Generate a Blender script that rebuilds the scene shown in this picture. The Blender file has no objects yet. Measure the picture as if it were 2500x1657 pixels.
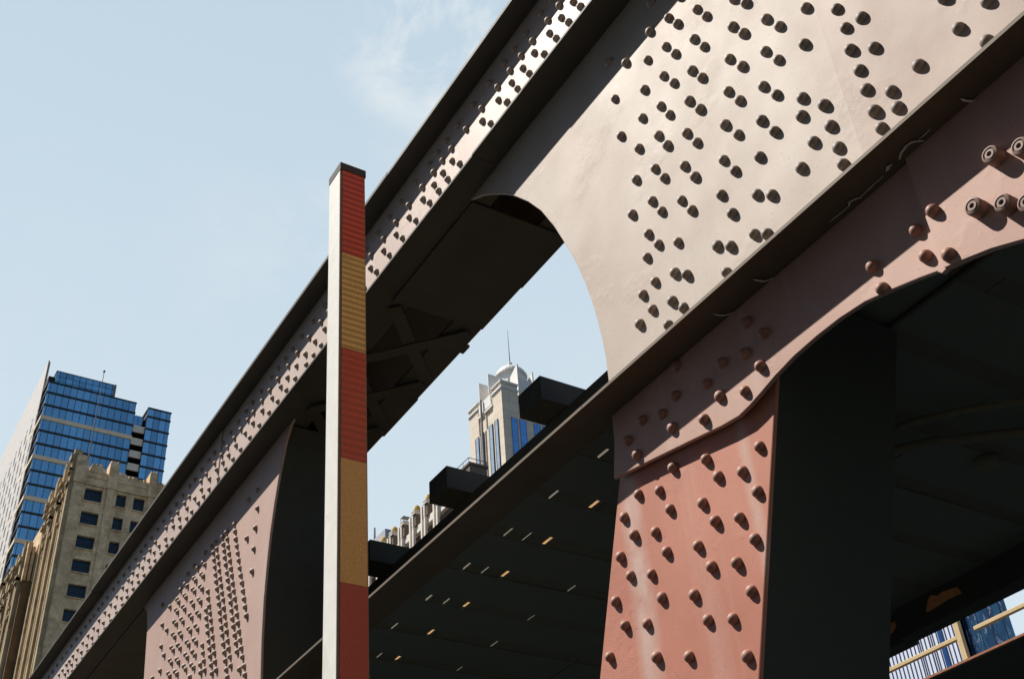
import bpy, bmesh, math, random
from mathutils import Vector, Matrix

random.seed(7)
scene = bpy.context.scene
# ------------------------------------------------------------------ camera
H = 1.6                                     # eye height; z below is measured from the eye
cam_data = bpy.data.cameras.new("camera")
cam = bpy.data.objects.new("camera", cam_data)
scene.collection.objects.link(cam)
cam.matrix_world = Matrix(((0.853311, -0.269137, -0.446571, 0.0),
                           (-0.518009, -0.535147, -0.667296, 0.0),
                           (-0.059387, 0.800739, -0.596062, H),
                           (0, 0, 0, 1)))
cam_data.sensor_width = 36.0
cam_data.lens = 41.387
cam_data.clip_start = 0.05
cam_data.clip_end = 6000.0
scene.camera = cam
# ------------------------------------------------------------------ sky and sun
SUN = Vector((-0.48, 0.47, 1.0)).normalized()
world = bpy.data.worlds.new("World")
scene.world = world
world.use_nodes = True
wn, wl = world.node_tree.nodes, world.node_tree.links
sky = wn.new("ShaderNodeTexSky")
sky.sky_type = 'NISHITA'
sky.sun_disc = False
sky.sun_elevation = math.asin(SUN.z)
sky.sun_rotation = math.radians(-45.6)
sky.altitude = 200.0
sky.air_density = 1.0
sky.dust_density = 0.4
sky.ozone_density = 1.6
wtc = wn.new("ShaderNodeTexCoord")
def wmath(op, x, y=0.0, clamp=False):
    k = wn.new("ShaderNodeMath"); k.operation = op; k.use_clamp = clamp
    for i, q_ in enumerate((x, y)):
        if isinstance(q_, (int, float)): k.inputs[i].default_value = q_
        else: wl.new(q_, k.inputs[i])
    return k.outputs[0]
def wrange(v, a, b, c, d, smooth=False):
    k = wn.new("ShaderNodeMapRange")
    if smooth: k.interpolation_type = 'SMOOTHSTEP'
    for nm, x in zip(("From Min", "From Max", "To Min", "To Max"), (a, b, c, d)): k.inputs[nm].default_value = x
    wl.new(v, k.inputs["Value"])
    return k.outputs[0]
def wnoise(scale, detail, stretch, dist=0.4):
    mp = wn.new("ShaderNodeMapping"); mp.inputs["Scale"].default_value = stretch
    wl.new(wtc.outputs["Generated"], mp.inputs["Vector"])
    k = wn.new("ShaderNodeTexNoise")
    k.inputs["Scale"].default_value = scale; k.inputs["Detail"].default_value = detail
    k.inputs["Roughness"].default_value = 0.6; k.inputs["Distortion"].default_value = dist
    wl.new(mp.outputs[0], k.inputs["Vector"])
    return k.outputs["Fac"]
# a thin bright veil of high haze over that quarter of the sky, clear blue elsewhere
dotn = wn.new("ShaderNodeVectorMath"); dotn.operation = 'DOT_PRODUCT'
dotn.inputs[1].default_value = (0.4466, 0.6673, 0.5961)
wl.new(wtc.outputs["Generated"], dotn.inputs[0])
veil = wrange(dotn.outputs["Value"], 0.64, 0.87, 0.0, 0.93, True)
sep = wn.new("ShaderNodeSeparateXYZ"); wl.new(wtc.outputs["Generated"], sep.inputs[0])
elev = wrange(sep.outputs[2], 0.20, 0.86, 0.0, 1.0)
vcol = wn.new("ShaderNodeMixRGB")
vcol.inputs["Color1"].default_value = (7.2, 8.2, 8.75, 1)
vcol.inputs["Color2"].default_value = (5.2, 6.5, 7.55, 1)
wl.new(elev, vcol.inputs["Fac"])
m1 = wn.new("ShaderNodeMixRGB")
wl.new(veil, m1.inputs["Fac"]); wl.new(sky.outputs[0], m1.inputs["Color1"]); wl.new(vcol.outputs[0], m1.inputs["Color2"])
# a few loose wisps
wsp = wmath('MULTIPLY', wrange(wnoise(4.2, 8, (1.0, 1.0, 1.6)), 0.52, 0.74, 0.0, 0.75), wrange(wnoise(1.7, 2, (1, 1, 1), 0.0), 0.50, 0.64, 0.0, 1.0))
cdot = wn.new("ShaderNodeVectorMath"); cdot.operation = 'DOT_PRODUCT'
cdot.inputs[1].default_value = Vector((0.312, 0.545, 0.780)).normalized()
wl.new(wtc.outputs["Generated"], cdot.inputs[0])
puff = wmath('MULTIPLY', wrange(cdot.outputs["Value"], 0.9955, 0.9995, 0.0, 1.0, True), wrange(wnoise(13.0, 7, (1.0, 0.8, 1.0), 0.8), 0.42, 0.66, 0.0, 0.8))
wsp = wmath('MAXIMUM', wmath('MULTIPLY', wsp, 0.55), puff)
m2 = wn.new("ShaderNodeMixRGB")
m2.inputs["Color2"].default_value = (8.9, 8.9, 8.6, 1)
wl.new(wmath('MULTIPLY', wsp, veil), m2.inputs["Fac"]); wl.new(m1.outputs[0], m2.inputs["Color1"])
wl.new(m2.outputs[0], wn["Background"].inputs["Color"])
wn["Background"].inputs["Strength"].default_value = 0.075
sun_data = bpy.data.lights.new("sun", 'SUN')
sun_data.energy = 5.0
sun_data.angle = math.radians(0.5)
sun_data.color = (1.0, 0.94, 0.85)
sun = bpy.data.objects.new("sun", sun_data)
scene.collection.objects.link(sun)
sun.rotation_euler = SUN.to_track_quat('Z', 'Y').to_euler()
scene.view_settings.view_transform = 'Standard'
scene.view_settings.look = 'None'
scene.view_settings.gamma = 1.0
scene.view_settings.exposure = 0.5
scene.cycles.max_bounces = 8

COL = scene.collection
# ------------------------------------------------------------------ materials
class NT:
    def __init__(s, name, rough=0.6, spec=0.5, metal=0.0):
        s.m = bpy.data.materials.new(name)
        s.m.use_nodes = True
        s.n, s.l = s.m.node_tree.nodes, s.m.node_tree.links
        s.b = s.n["Principled BSDF"]
        s.b.inputs["Roughness"].default_value = rough
        s.b.inputs["Specular IOR Level"].default_value = spec
        s.b.inputs["Metallic"].default_value = metal
        s.tc = s.n.new("ShaderNodeTexCoord").outputs["Object"]
    def map(s, scale=(1, 1, 1), rot=(0, 0, 0), loc=(0, 0, 0)):
        k = s.n.new("ShaderNodeMapping")
        k.inputs["Scale"].default_value = scale
        k.inputs["Rotation"].default_value = rot
        k.inputs["Location"].default_value = loc
        s.l.new(s.tc, k.inputs["Vector"])
        return k.outputs[0]
    def noise(s, scale, detail=4, rough=0.55, vec=None, dist=0.0):
        k = s.n.new("ShaderNodeTexNoise")
        k.inputs["Scale"].default_value = scale
        k.inputs["Detail"].default_value = detail
        k.inputs["Roughness"].default_value = rough
        k.inputs["Distortion"].default_value = dist
        s.l.new(vec or s.tc, k.inputs["Vector"])
        return k.outputs["Fac"]
    def rng(s, v, a, b, c=0.0, d=1.0):
        k = s.n.new("ShaderNodeMapRange")
        for q, x in zip(("From Min", "From Max", "To Min", "To Max"), (a, b, c, d)):
            k.inputs[q].default_value = x
        s.l.new(v, k.inputs["Value"])
        return k.outputs[0]
    def mix(s, fac, a, b, mode='MIX'):
        k = s.n.new("ShaderNodeMixRGB")
        k.blend_type = mode
        for q, x in (("Fac", fac), ("Color1", a), ("Color2", b)):
            if isinstance(x, (int, float)): k.inputs[q].default_value = x
            elif isinstance(x, tuple): k.inputs[q].default_value = (*x[:3], 1)
            else: s.l.new(x, k.inputs[q])
        return k.outputs[0]
    def math(s, op, a, b=0.0):
        k = s.n.new("ShaderNodeMath")
        k.operation = op
        for i, x in enumerate((a, b)):
            if isinstance(x, (int, float)): k.inputs[i].default_value = x
            else: s.l.new(x, k.inputs[i])
        return k.outputs[0]
    def xyz(s):
        k = s.n.new("ShaderNodeSeparateXYZ")
        s.l.new(s.tc, k.inputs[0])
        return k.outputs
    def color(s, c):
        if isinstance(c, tuple): s.b.inputs["Base Color"].default_value = (*c[:3], 1)
        else: s.l.new(c, s.b.inputs["Base Color"])
    def rough(s, v): s.l.new(v, s.b.inputs["Roughness"])
    def bump(s, h, strength=0.3, dist=0.01, prev=None):
        k = s.n.new("ShaderNodeBump")
        k.inputs["Strength"].default_value = strength
        k.inputs["Distance"].default_value = dist
        s.l.new(h, k.inputs["Height"])
        if prev: s.l.new(prev, k.inputs["Normal"])
        s.l.new(k.outputs[0], s.b.inputs["Normal"])
        return k.outputs[0]

def speckle(name, c1, c2, scale=20, rough=0.8, bump=0.0, bscale=None, spec=0.3):
    t = NT(name, rough, spec)
    t.color(t.mix(t.rng(t.noise(scale, 5, 0.65), 0.3, 0.7), c1, c2))
    if bump: t.bump(t.noise(bscale or scale * 3, 4), bump, 0.01)
    return t.m

def paint(name, base, alt, drip=0.55, rough=0.64, chips=True, streaks=()):
    """old thick steel paint: brush lumps, chips, pale lime drips, soot specks"""
    t = NT(name, rough, 0.5)
    c = t.mix(t.rng(t.noise(2.2, 5, 0.6), 0.35, 0.68), base, alt)
    c = t.mix(t.rng(t.noise(38, 5, 0.7), 0.45, 0.75, 0, 0.14), c, tuple(x * 0.68 for x in base))
    if drip:
        d = t.rng(t.noise(1.0, 3, 0.5, t.map((1, 8.5, 0.55), loc=(0, 0.35, 0))), 0.60, 0.76, 0, drip)
        d = t.math('MULTIPLY', d, t.rng(t.noise(26, 4, 0.7), 0.3, 0.6, 0.45, 1.0))
        c = t.mix(d, c, (0.62, 0.56, 0.52))
    for yc, wd, am in streaks:          # pale lime runs down the plate
        k = t.math('ABSOLUTE', t.math('SUBTRACT', t.math('ADD', t.xyz()[1], t.rng(t.noise(3.0, 3), 0, 1, -0.02, 0.02)), yc))
        k = t.math('MULTIPLY', t.rng(k, wd * 0.25, wd, am, 0.0), t.rng(t.noise(11, 5, 0.65), 0.3, 0.6, 0.35, 1.0))
        c = t.mix(k, c, (0.60, 0.55, 0.50))
    sp = t.rng(t.noise(150, 2, 0.5), 0.69, 0.73)
    c = t.mix(t.math('MULTIPLY', sp, 0.55), c, (0.08, 0.05, 0.045))
    t.color(c)
    t.rough(t.rng(t.noise(5, 4), 0.3, 0.7, rough - 0.03, rough + 0.04))
    n = t.bump(t.noise(4, 2), 0.07, 0.006)
    n = t.bump(t.noise(330, 3, 0.7), 0.16, 0.002, n)
    if chips:      # wrinkled, lifting patches
        mask = t.rng(t.noise(3.3, 4, 0.6), 0.56, 0.68)
        k = t.math('MULTIPLY', t.noise(62, 6, 0.75, None, 1.5), mask)
        n = t.bump(k, 0.36, 0.005, n)
    return t.m

M = {}
M['steel'] = paint("pink maroon bridge paint", (0.52, 0.315, 0.25), (0.44, 0.245, 0.19), 0.3)
M['steel_post'] = paint("streaked pink bridge paint", (0.515, 0.198, 0.127), (0.42, 0.145, 0.092), 0.2, streaks=((-0.545, 0.065, 0.5), (-1.055, 0.03, 0.35)))
M['steel_pale'] = paint("faded beige bridge paint", (0.485, 0.41, 0.35), (0.42, 0.325, 0.265), 0.15)  # sun sheen on the gusset partly put into the beige
M['steel_mauve'] = paint('mauve bridge paint', (0.44, 0.335, 0.28), (0.375, 0.27, 0.22), 0.15)
M['steel_chord'] = paint("faded pink bridge paint", (0.56, 0.445, 0.385), (0.50, 0.37, 0.315), 0.15, 0.58)
M['steel_end'] = paint("dusty pink bridge paint", (0.52, 0.355, 0.295), (0.455, 0.29, 0.235), 0.15)
M['liner'] = speckle('grey inner primer', (0.80, 0.88, 0.80), (0.70, 0.76, 0.70), 5, 0.8)  # pale so the dark chord interior reads lighter
M['bolt'] = paint('grimy bolt paint', (0.24, 0.145, 0.11), (0.17, 0.10, 0.08), 0.0, 0.6, False)  # shadowed bolt sides put into the colour
M['rivet_far'] = paint('dusty rivet paint', (0.40, 0.32, 0.27), (0.31, 0.24, 0.20), 0.0, 0.6, False)
M['rivet_pale'] = paint("grimy beige rivet paint", (0.27, 0.225, 0.19), (0.20, 0.165, 0.14), 0.0, 0.6, False)  # darker than the plate, shade under the heads put into the colour
M['rivet_pink'] = paint("grimy pink rivet paint", (0.40, 0.205, 0.15), (0.31, 0.15, 0.11), 0.0, 0.6, False)  # toned close to the post plate
M['steel_dark'] = paint("sooty maroon bridge paint", (0.070, 0.060, 0.048), (0.05, 0.045, 0.037), 0.0, 0.7, False)  # shade of the chord undersides put into the colour
M['steel_brown'] = paint('brown sooty bridge paint', (0.15, 0.105, 0.065), (0.11, 0.08, 0.05), 0.0, 0.7, False)  # brown of the shaded flange underside put into the colour
M['steel_black'] = speckle("soot grey steel", (0.048, 0.056, 0.048), (0.062, 0.06, 0.05), 14, 0.85, 0.2)  # shade on post sides and undersides put into the colour
M['primer'] = speckle("peeling pale primer", (0.88, 0.80, 0.70), (0.75, 0.64, 0.52), 60, 0.8)
M['tie'] = speckle("dusty grey deck timber", (0.145, 0.165, 0.143), (0.175, 0.17, 0.14), 18, 0.9, 0.3)  # paler than creosoted timber, lifts the dark underside in place of fill light
def grooved():
    t = NT("grooved black timber end", 0.85, 0.2)
    w = t.rng(t.math('FRACT', t.math('MULTIPLY', t.xyz()[1], 52)), 0.72, 0.9)
    t.color(t.mix(w, (0.045, 0.052, 0.047), (0.10, 0.10, 0.09)))
    t.bump(w, 0.4, 0.003)
    return t.m
M['tie_end'] = grooved()
M['gap_board'] = speckle('brown gap board', (0.17, 0.155, 0.115), (0.135, 0.125, 0.095), 20, 0.8)
M['plank'] = speckle("raw yellow timber", (0.62, 0.38, 0.15), (0.42, 0.23, 0.08), 30, 0.7)
M['rust'] = speckle("rust orange steel", (0.90, 0.38, 0.15), (0.70, 0.26, 0.10), 45, 0.8, 0.3)  # orange stands in for sun falling through the deck
M['conduit'] = speckle("rusty brown conduit", (0.20, 0.17, 0.115), (0.165, 0.145, 0.10), 30, 0.7)
M['cream'] = speckle("cream rail paint", (0.66, 0.50, 0.27), (0.56, 0.41, 0.22), 12, 0.55)
M['rust_lip'] = speckle("rusty steel lip", (0.40, 0.16, 0.08), (0.22, 0.10, 0.06), 20, 0.7)
def gate_white():
    t = NT("scuffed white gate paint", 0.5, 0.4)
    c = t.mix(t.rng(t.noise(25, 4), 0.3, 0.7), (0.90, 0.885, 0.83), (0.82, 0.805, 0.75))
    c = t.mix(t.rng(t.noise(6, 6, 0.75, t.map((1, 1, 0.35))), 0.56, 0.74, 0, 0.4), c, (0.50, 0.46, 0.40))
    c = t.mix(t.rng(t.noise(120, 3, 0.6), 0.68, 0.72, 0, 0.6), c, (0.25, 0.22, 0.19))
    t.color(c)
    return t.m
M['white'] = gate_white()
M['gate_cap'] = speckle("grey rubber cap", (0.10, 0.085, 0.085), (0.06, 0.055, 0.055), 120, 0.8)
M['gate_edge'] = speckle("weathered gate edge", (0.30, 0.22, 0.17), (0.20, 0.15, 0.12), 90, 0.7)
def sheeting(name, c, line, amt, per=0.0235):
    t = NT(name, 0.35, 0.5)
    w = t.math('FRACT', t.math('DIVIDE', t.xyz()[2], per))
    w = t.rng(t.math('ABSOLUTE', t.math('SUBTRACT', w, 0.5)), 0.12, 0.34, 0, amt)
    g = t.rng(t.noise(160, 3, 0.7), 0.3, 0.7, 0.8, 1.15)
    cc = t.mix(w, c, line)
    cc = t.mix(t.rng(t.noise(9, 5, 0.7, t.map((1, 1, 0.5))), 0.55, 0.72, 0, 0.35), cc, tuple(x * 0.5 for x in c))
    hv = t.n.new("ShaderNodeHueSaturation")
    t.l.new(g, hv.inputs["Value"]); t.l.new(cc, hv.inputs["Color"])
    t.color(hv.outputs[0])
    return t.m
M['red_a'] = sheeting("ribbed red reflective sheeting", (0.90, 0.115, 0.035), (0.40, 0.045, 0.018), 0.75)
M['red_b'] = sheeting("faintly ribbed red reflective sheeting", (0.72, 0.10, 0.038), (0.38, 0.05, 0.02), 0.45)
M['red_c'] = sheeting("smooth red reflective sheeting", (0.56, 0.092, 0.045), (0.2, 0.02, 0.01), 0.0)
M['amber_a'] = sheeting("ribbed amber reflective sheeting", (0.98, 0.60, 0.17), (0.52, 0.26, 0.07), 0.75, 0.0215)
M['amber_b'] = sheeting("smooth amber reflective sheeting", (0.86, 0.47, 0.145), (0.3, 0.16, 0.05), 0.0)
M['block_wall'] = speckle('dark brown brick', (0.06, 0.042, 0.035), (0.045, 0.03, 0.027), 2, 0.9)
M['ground'] = speckle("asphalt ground", (0.017, 0.023, 0.024), (0.012, 0.016, 0.017), 3, 0.95, 0.2)

def glass(name, c, bw, rh, xaxis=0, mortar=(0.012, 0.02, 0.035), msize=0.012, var=0.35, rough=0.06, metal=0.75, off=(0, 0, 0)):
    t = NT(name, rough, 0.6, metal)
    k = t.n.new("ShaderNodeCombineXYZ")
    x = t.xyz()
    t.l.new(x[xaxis], k.inputs[0]); t.l.new(x[2], k.inputs[1])
    mp = t.n.new("ShaderNodeMapping"); mp.inputs["Location"].default_value = off
    t.l.new(k.outputs[0], mp.inputs[0])
    br = t.n.new("ShaderNodeTexBrick")
    br.offset = 0.0
    br.inputs["Color1"].default_value = (*c, 1)
    br.inputs["Color2"].default_value = (*[q * (1 - var) for q in c], 1)
    br.inputs["Mortar"].default_value = (*mortar, 1)
    br.inputs["Scale"].default_value = 1.0
    br.inputs["Mortar Size"].default_value = msize
    br.inputs["Mortar Smooth"].default_value = 0.0
    br.inputs["Brick Width"].default_value = bw
    br.inputs["Row Height"].default_value = rh
    t.l.new(mp.outputs[0], br.inputs["Vector"])
    t.color(br.outputs["Color"])
    t.bump(t.noise(0.35, 2), 0.25, 0.05)
    return t.m
M['tower_glass'] = glass("blue curtain wall glass", (0.33, 0.70, 0.93), 1.45, 60.0, 0, msize=0.055)
M['tower_pent'] = glass("gridded blue screen glass", (0.31, 0.70, 0.93), 1.45, 1.3, 0, msize=0.06)
M['tower_side'] = speckle("dark side glass", (0.03, 0.035, 0.045), (0.05, 0.055, 0.06), 0.4, 0.3)
M['slab_dark'] = speckle("dark spandrel", (0.035, 0.04, 0.045), (0.05, 0.05, 0.05), 2, 0.7)
M['slab_tan'] = speckle("tan concrete band", (0.85, 0.70, 0.50), (0.72, 0.58, 0.41), 1.5, 0.85)
M['balcony'] = speckle("pale balcony panel", (0.80, 0.74, 0.62), (0.68, 0.62, 0.52), 1.2, 0.85)
M['void'] = speckle("dark recess", (0.016, 0.017, 0.017), (0.025, 0.025, 0.024), 2, 0.9)  # near-black stands in for shade in recesses and under balconies
def slit_wall():
    t = NT("white slab wall with window slits", 0.8, 0.3)
    x = t.xyz()
    row = t.math('DIVIDE', x[2], 3.29)
    fy = t.math('FRACT', t.math('ADD', t.math('DIVIDE', x[1], 5.2), t.math('MULTIPLY', t.math('FLOOR', t.math('DIVIDE', row, 3.0)), 0.37)))
    a = t.math('LESS_THAN', fy, 0.32)
    b = t.math('LESS_THAN', t.math('FRACT', row), 0.80)
    sl = t.math('MULTIPLY', t.math('MULTIPLY', a, b), t.math('LESS_THAN', x[2], 152.0))
    c = t.mix(t.rng(t.noise(0.6, 4), 0.3, 0.7), (0.66, 0.62, 0.57), (0.58, 0.54, 0.50))
    t.color(t.mix(sl, c, (0.05, 0.045, 0.05)))
    return t.m
M['slit_wall'] = slit_wall()
M['concrete'] = speckle("grey concrete", (0.30, 0.27, 0.25), (0.22, 0.20, 0.19), 0.8, 0.9)
def stone_mat(name, a, b, dark, s1, s2):
    t = NT(name, 0.9, 0.2)
    c = t.mix(t.rng(t.noise(s1, 6, 0.75), 0.36, 0.64), a, b)
    c = t.mix(t.rng(t.noise(s2, 6, 0.75), 0.44, 0.66, 0, 0.8), c, dark)
    c = t.mix(t.rng(t.noise(s2 * 0.35, 4, 0.6, t.map((1, 1, 0.4))), 0.48, 0.70, 0, 0.5), c, dark)
    t.color(c)
    t.bump(t.noise(s1 * 2, 4), 0.4, 0.1)
    return t.m
M['terracotta'] = stone_mat("weathered tan terracotta", (0.92, 0.68, 0.41), (0.68, 0.47, 0.265), (0.36, 0.24, 0.13), 2.6, 0.55)
M['terracotta_lit'] = stone_mat("gold tan terracotta piers", (0.50, 0.40, 0.24), (0.36, 0.27, 0.15), (0.2, 0.13, 0.07), 0.8, 0.3)  # sunlit copy of the terracotta, toned for the light on that side
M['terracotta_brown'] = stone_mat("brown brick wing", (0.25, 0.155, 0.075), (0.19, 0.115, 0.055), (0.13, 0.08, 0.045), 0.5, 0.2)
M['dark_glass'] = speckle("dark blue window glass", (0.012, 0.030, 0.055), (0.02, 0.042, 0.07), 0.5, 0.15)
def ashlar():
    t = NT("pale cut stone", 0.85, 0.3)
    x = t.xyz()
    k = t.n.new("ShaderNodeCombineXYZ")
    t.l.new(t.math('ADD', x[0], x[1]), k.inputs[0]); t.l.new(x[2], k.inputs[1])
    br = t.n.new("ShaderNodeTexBrick")
    br.offset = 0.5
    br.inputs["Color1"].default_value = (0.74, 0.64, 0.51, 1)
    br.inputs["Color2"].default_value = (0.67, 0.575, 0.455, 1)
    br.inputs["Mortar"].default_value = (0.40, 0.33, 0.26, 1)
    br.inputs["Scale"].default_value = 1.0
    br.inputs["Mortar Size"].default_value = 0.05
    br.inputs["Brick Width"].default_value = 5.6
    br.inputs["Row Height"].default_value = 2.9
    t.l.new(k.outputs[0], br.inputs["Vector"])
    t.color(t.mix(t.rng(t.noise(2.2, 6, 0.8), 0.45, 0.75, 0, 0.3), br.outputs["Color"], (0.30, 0.23, 0.17)))
    return t.m
M['ashlar'] = ashlar()
M['white_metal'] = speckle("white crown panel", (0.76, 0.735, 0.69), (0.66, 0.64, 0.60), 0.8, 0.6)
M['blue_pane'] = glass("deep blue pane", (0.22, 0.52, 0.95), 3.0, 3.2, 0, msize=0.03, var=0.2)
M['sky_pane'] = glass("pale blue pane", (0.36, 0.47, 0.60), 3.0, 3.2, 1, msize=0.03, var=0.15, metal=0.0)
M['pale_stone'] = speckle("pale pier stone", (0.76, 0.70, 0.61), (0.66, 0.60, 0.52), 1.5, 0.85)
M['dark_stone'] = speckle("brown shaded stone", (0.20, 0.155, 0.12), (0.13, 0.10, 0.08), 1.5, 0.9)  # shaded copy of the stone, shade put into the colour
M['gold'] = speckle("gilded cap", (0.62, 0.40, 0.08), (0.42, 0.25, 0.05), 1.4, 0.45)
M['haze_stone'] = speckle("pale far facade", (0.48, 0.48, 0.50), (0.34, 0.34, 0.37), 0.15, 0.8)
M['fin_white'] = speckle("white facade panel", (0.66, 0.70, 0.82), (0.60, 0.65, 0.77), 0.4, 0.6)
M['fin_dark'] = speckle("dark facade joint", (0.06, 0.065, 0.10), (0.09, 0.09, 0.13), 1, 0.6)
M['strip_blue'] = speckle("blue glass strip", (0.015, 0.05, 0.16), (0.02, 0.07, 0.2), 1, 0.2)
def wobbly():
    t = NT("rippled dark blue glass", 0.08, 0.6, 0.3)
    v = t.map((1, 1.0, 0.35))
    n = t.noise(0.55, 6, 0.7, v, 1.2)
    c = t.mix(t.rng(n, 0.40, 0.62), (0.010, 0.030, 0.075), (0.02, 0.085, 0.15))
    c = t.mix(t.rng(t.noise(0.8, 6, 0.75, v, 2.0), 0.57, 0.64), c, (0.30, 0.33, 0.36))  # pale wavering reflections put into the colour
    bars = t.math('LESS_THAN', t.math('FRACT', t.math('DIVIDE', t.xyz()[1], 1.3)), 0.08)
    t.color(t.mix(bars, c, (0.006, 0.012, 0.03)))
    return t.m
M['wobble_glass'] = wobbly()
M['mast'] = speckle("grey mast metal", (0.20, 0.18, 0.18), (0.14, 0.13, 0.13), 4, 0.6)

# ------------------------------------------------------------------ mesh helpers
class MB:
    def __init__(s): s.v, s.f = [], []
    def add(s, vs, fs):
        o = len(s.v)
        s.v += [tuple(p) for p in vs]
        s.f += [[o + i for i in f] for f in fs]
        return s
    def box(s, x0, x1, y0, y1, z0, z1):
        return s.add([(x, y, z) for z in (z0, z1) for y in (y0, y1) for x in (x0, x1)],
                     [(0, 2, 3, 1), (4, 5, 7, 6), (0, 1, 5, 4), (2, 6, 7, 3), (0, 4, 6, 2), (1, 3, 7, 5)])
    def prism(s, poly, x0, x1):                       # outline in (y, z), thickness along x
        n = len(poly)
        return s.add([(x0, y, z) for y, z in poly] + [(x1, y, z) for y, z in poly],
                     [list(range(n)), list(range(2 * n - 1, n - 1, -1))] +
                     [(i, n + i, n + (i + 1) % n, (i + 1) % n) for i in range(n)])
    def slab(s, poly, z0, z1):                        # outline in (x, y), thickness along z
        n = len(poly)
        return s.add([(x, y, z0) for x, y in poly] + [(x, y, z1) for x, y in poly],
                     [list(range(n)), list(range(2 * n - 1, n - 1, -1))] +
                     [(i, n + i, n + (i + 1) % n, (i + 1) % n) for i in range(n)])
    def tube(s, pts, r, n=10):
        pts = [Vector(p) for p in pts]
        o = len(s.v)
        for i, p in enumerate(pts):
            d = (pts[min(i + 1, len(pts) - 1)] - pts[max(i - 1, 0)]).normalized()
            a = d.cross(Vector((0.31, 0.2, 0.93)) if abs(d.z) < 0.9 else Vector((1, 0, 0))).normalized()
            b = d.cross(a)
            rr = r[i] if isinstance(r, (list, tuple)) else r
            for k in range(n):
                t = 2 * math.pi * k / n
                s.v.append(tuple(p + a * math.cos(t) * rr + b * math.sin(t) * rr))
        for i in range(len(pts) - 1):
            for k in range(n):
                q = o + i * n
                s.f.append([q + k, q + (k + 1) % n, q + n + (k + 1) % n, q + n + k])
        s.f.append([o + k for k in range(n)][::-1])
        s.f.append([o + (len(pts) - 1) * n + k for k in range(n)])
        return s
    def lathe(s, c, prof, n=24):                      # profile of (radius, z) about a vertical axis
        o = len(s.v)
        for r, z in prof:
            for k in range(n):
                t = 2 * math.pi * k / n
                s.v.append((c[0] + r * math.cos(t), c[1] + r * math.sin(t), z))
        for i in range(len(prof) - 1):
            for k in range(n):
                q = o + i * n
                s.f.append([q + k, q + (k + 1) % n, q + n + (k + 1) % n, q + n + k])
        s.f.append([o + k for k in range(n)][::-1])
        s.f.append([o + (len(prof) - 1) * n + k for k in range(n)])
        return s
    def mesh(s, name, mat, off=(0, 0, 0), smooth=False):
        me = bpy.data.meshes.new(name)
        me.from_pydata([(x - off[0], y - off[1], z + H - off[2]) for x, y, z in s.v], [], s.f)
        bm = bmesh.new(); bm.from_mesh(me)
        bmesh.ops.recalc_face_normals(bm, faces=bm.faces)
        bm.to_mesh(me); bm.free()
        me.materials.append(mat)
        if smooth:
            for p in me.polygons: p.use_smooth = True
        return me
    def build(s, name, mat, parent=None, smooth=False, bevel=0.0):
        off = root_of(parent).location if parent else Vector((0, 0, 0))
        o = bpy.data.objects.new(name, s.mesh(name, mat, off, smooth))
        COL.objects.link(o)
        if parent: o.parent = parent
        if bevel:
            b = o.modifiers.new("edge", 'BEVEL')
            b.width = bevel; b.segments = 2; b.limit_method = 'ANGLE'; b.angle_limit = math.radians(50)
        return o

def root_of(o):
    while o.parent: o = o.parent
    return o
def tag(o, label=None, cat=None, group=None, kind=None):
    if label: o["label"] = label
    if cat: o["category"] = cat
    if group: o["group"] = group
    if kind: o["kind"] = kind
    return o
def thing(name, loc, label, cat, group=None):
    o = bpy.data.objects.new(name, None)
    COL.objects.link(o)
    o.location = (loc[0], loc[1], loc[2] + H)
    o.empty_display_size = 0.3
    return tag(o, label, cat, group)

# ------------------------------------------------------------------ ground
g = MB()
n = 64
g.add([(0, 0, -H)] + [(4000 * math.cos(2 * math.pi * k / n), 4000 * math.sin(2 * math.pi * k / n), -H) for k in range(n)],
      [(0, 1 + k, 1 + (k + 1) % n) for k in range(n)])
tag(g.build("ground", M['ground']), kind="structure")

# ------------------------------------------------------------------ unseen blocks added behind the viewpoint to shape the light
blk = thing("office_block", (-50, -20, -H), "dark brick office block across the street, standing behind the viewpoint", "building")
MB().box(-62, -44.0, -220, 40, -H, 76).build("wall", M['block_wall'], blk)  # out of view, added to cut sky fill on the truss
for k in range(18):
    MB().box(-43.99, -43.93, -218, 38, 1.5 + 4 * k, 3.7 + 4 * k).build("window_band", M['dark_glass'], blk)  # window bands of the added unseen block

reflector = thing("corner_hotel", (-2, -31, -H), "pale sunlit stone hotel closing the street behind the viewpoint", "building")
MB().box(-7.5, 3.5, -40, -22, -H, 58).build("wall", M['pale_stone'], reflector)  # out of view, added to bounce sun onto the gate front
for k in range(14):
    MB().box(-6.8, 2.8, -21.99, -21.93, 2.4 + 4 * k, 3.2 + 4 * k).build("window_band", M['dark_glass'], reflector)  # window bands of the added unseen reflector

# ------------------------------------------------------------------ the steel bridge
bridge = thing("steel_bridge", (2.25, 3.0, -H), "riveted maroon steel truss bridge with arched gusset plates crossing overhead", "bridge")
Y0, Y1 = -2.5, 30.0
TOPZ, BOTZ, DECKZ = 4.245, 3.607, 2.010

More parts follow.
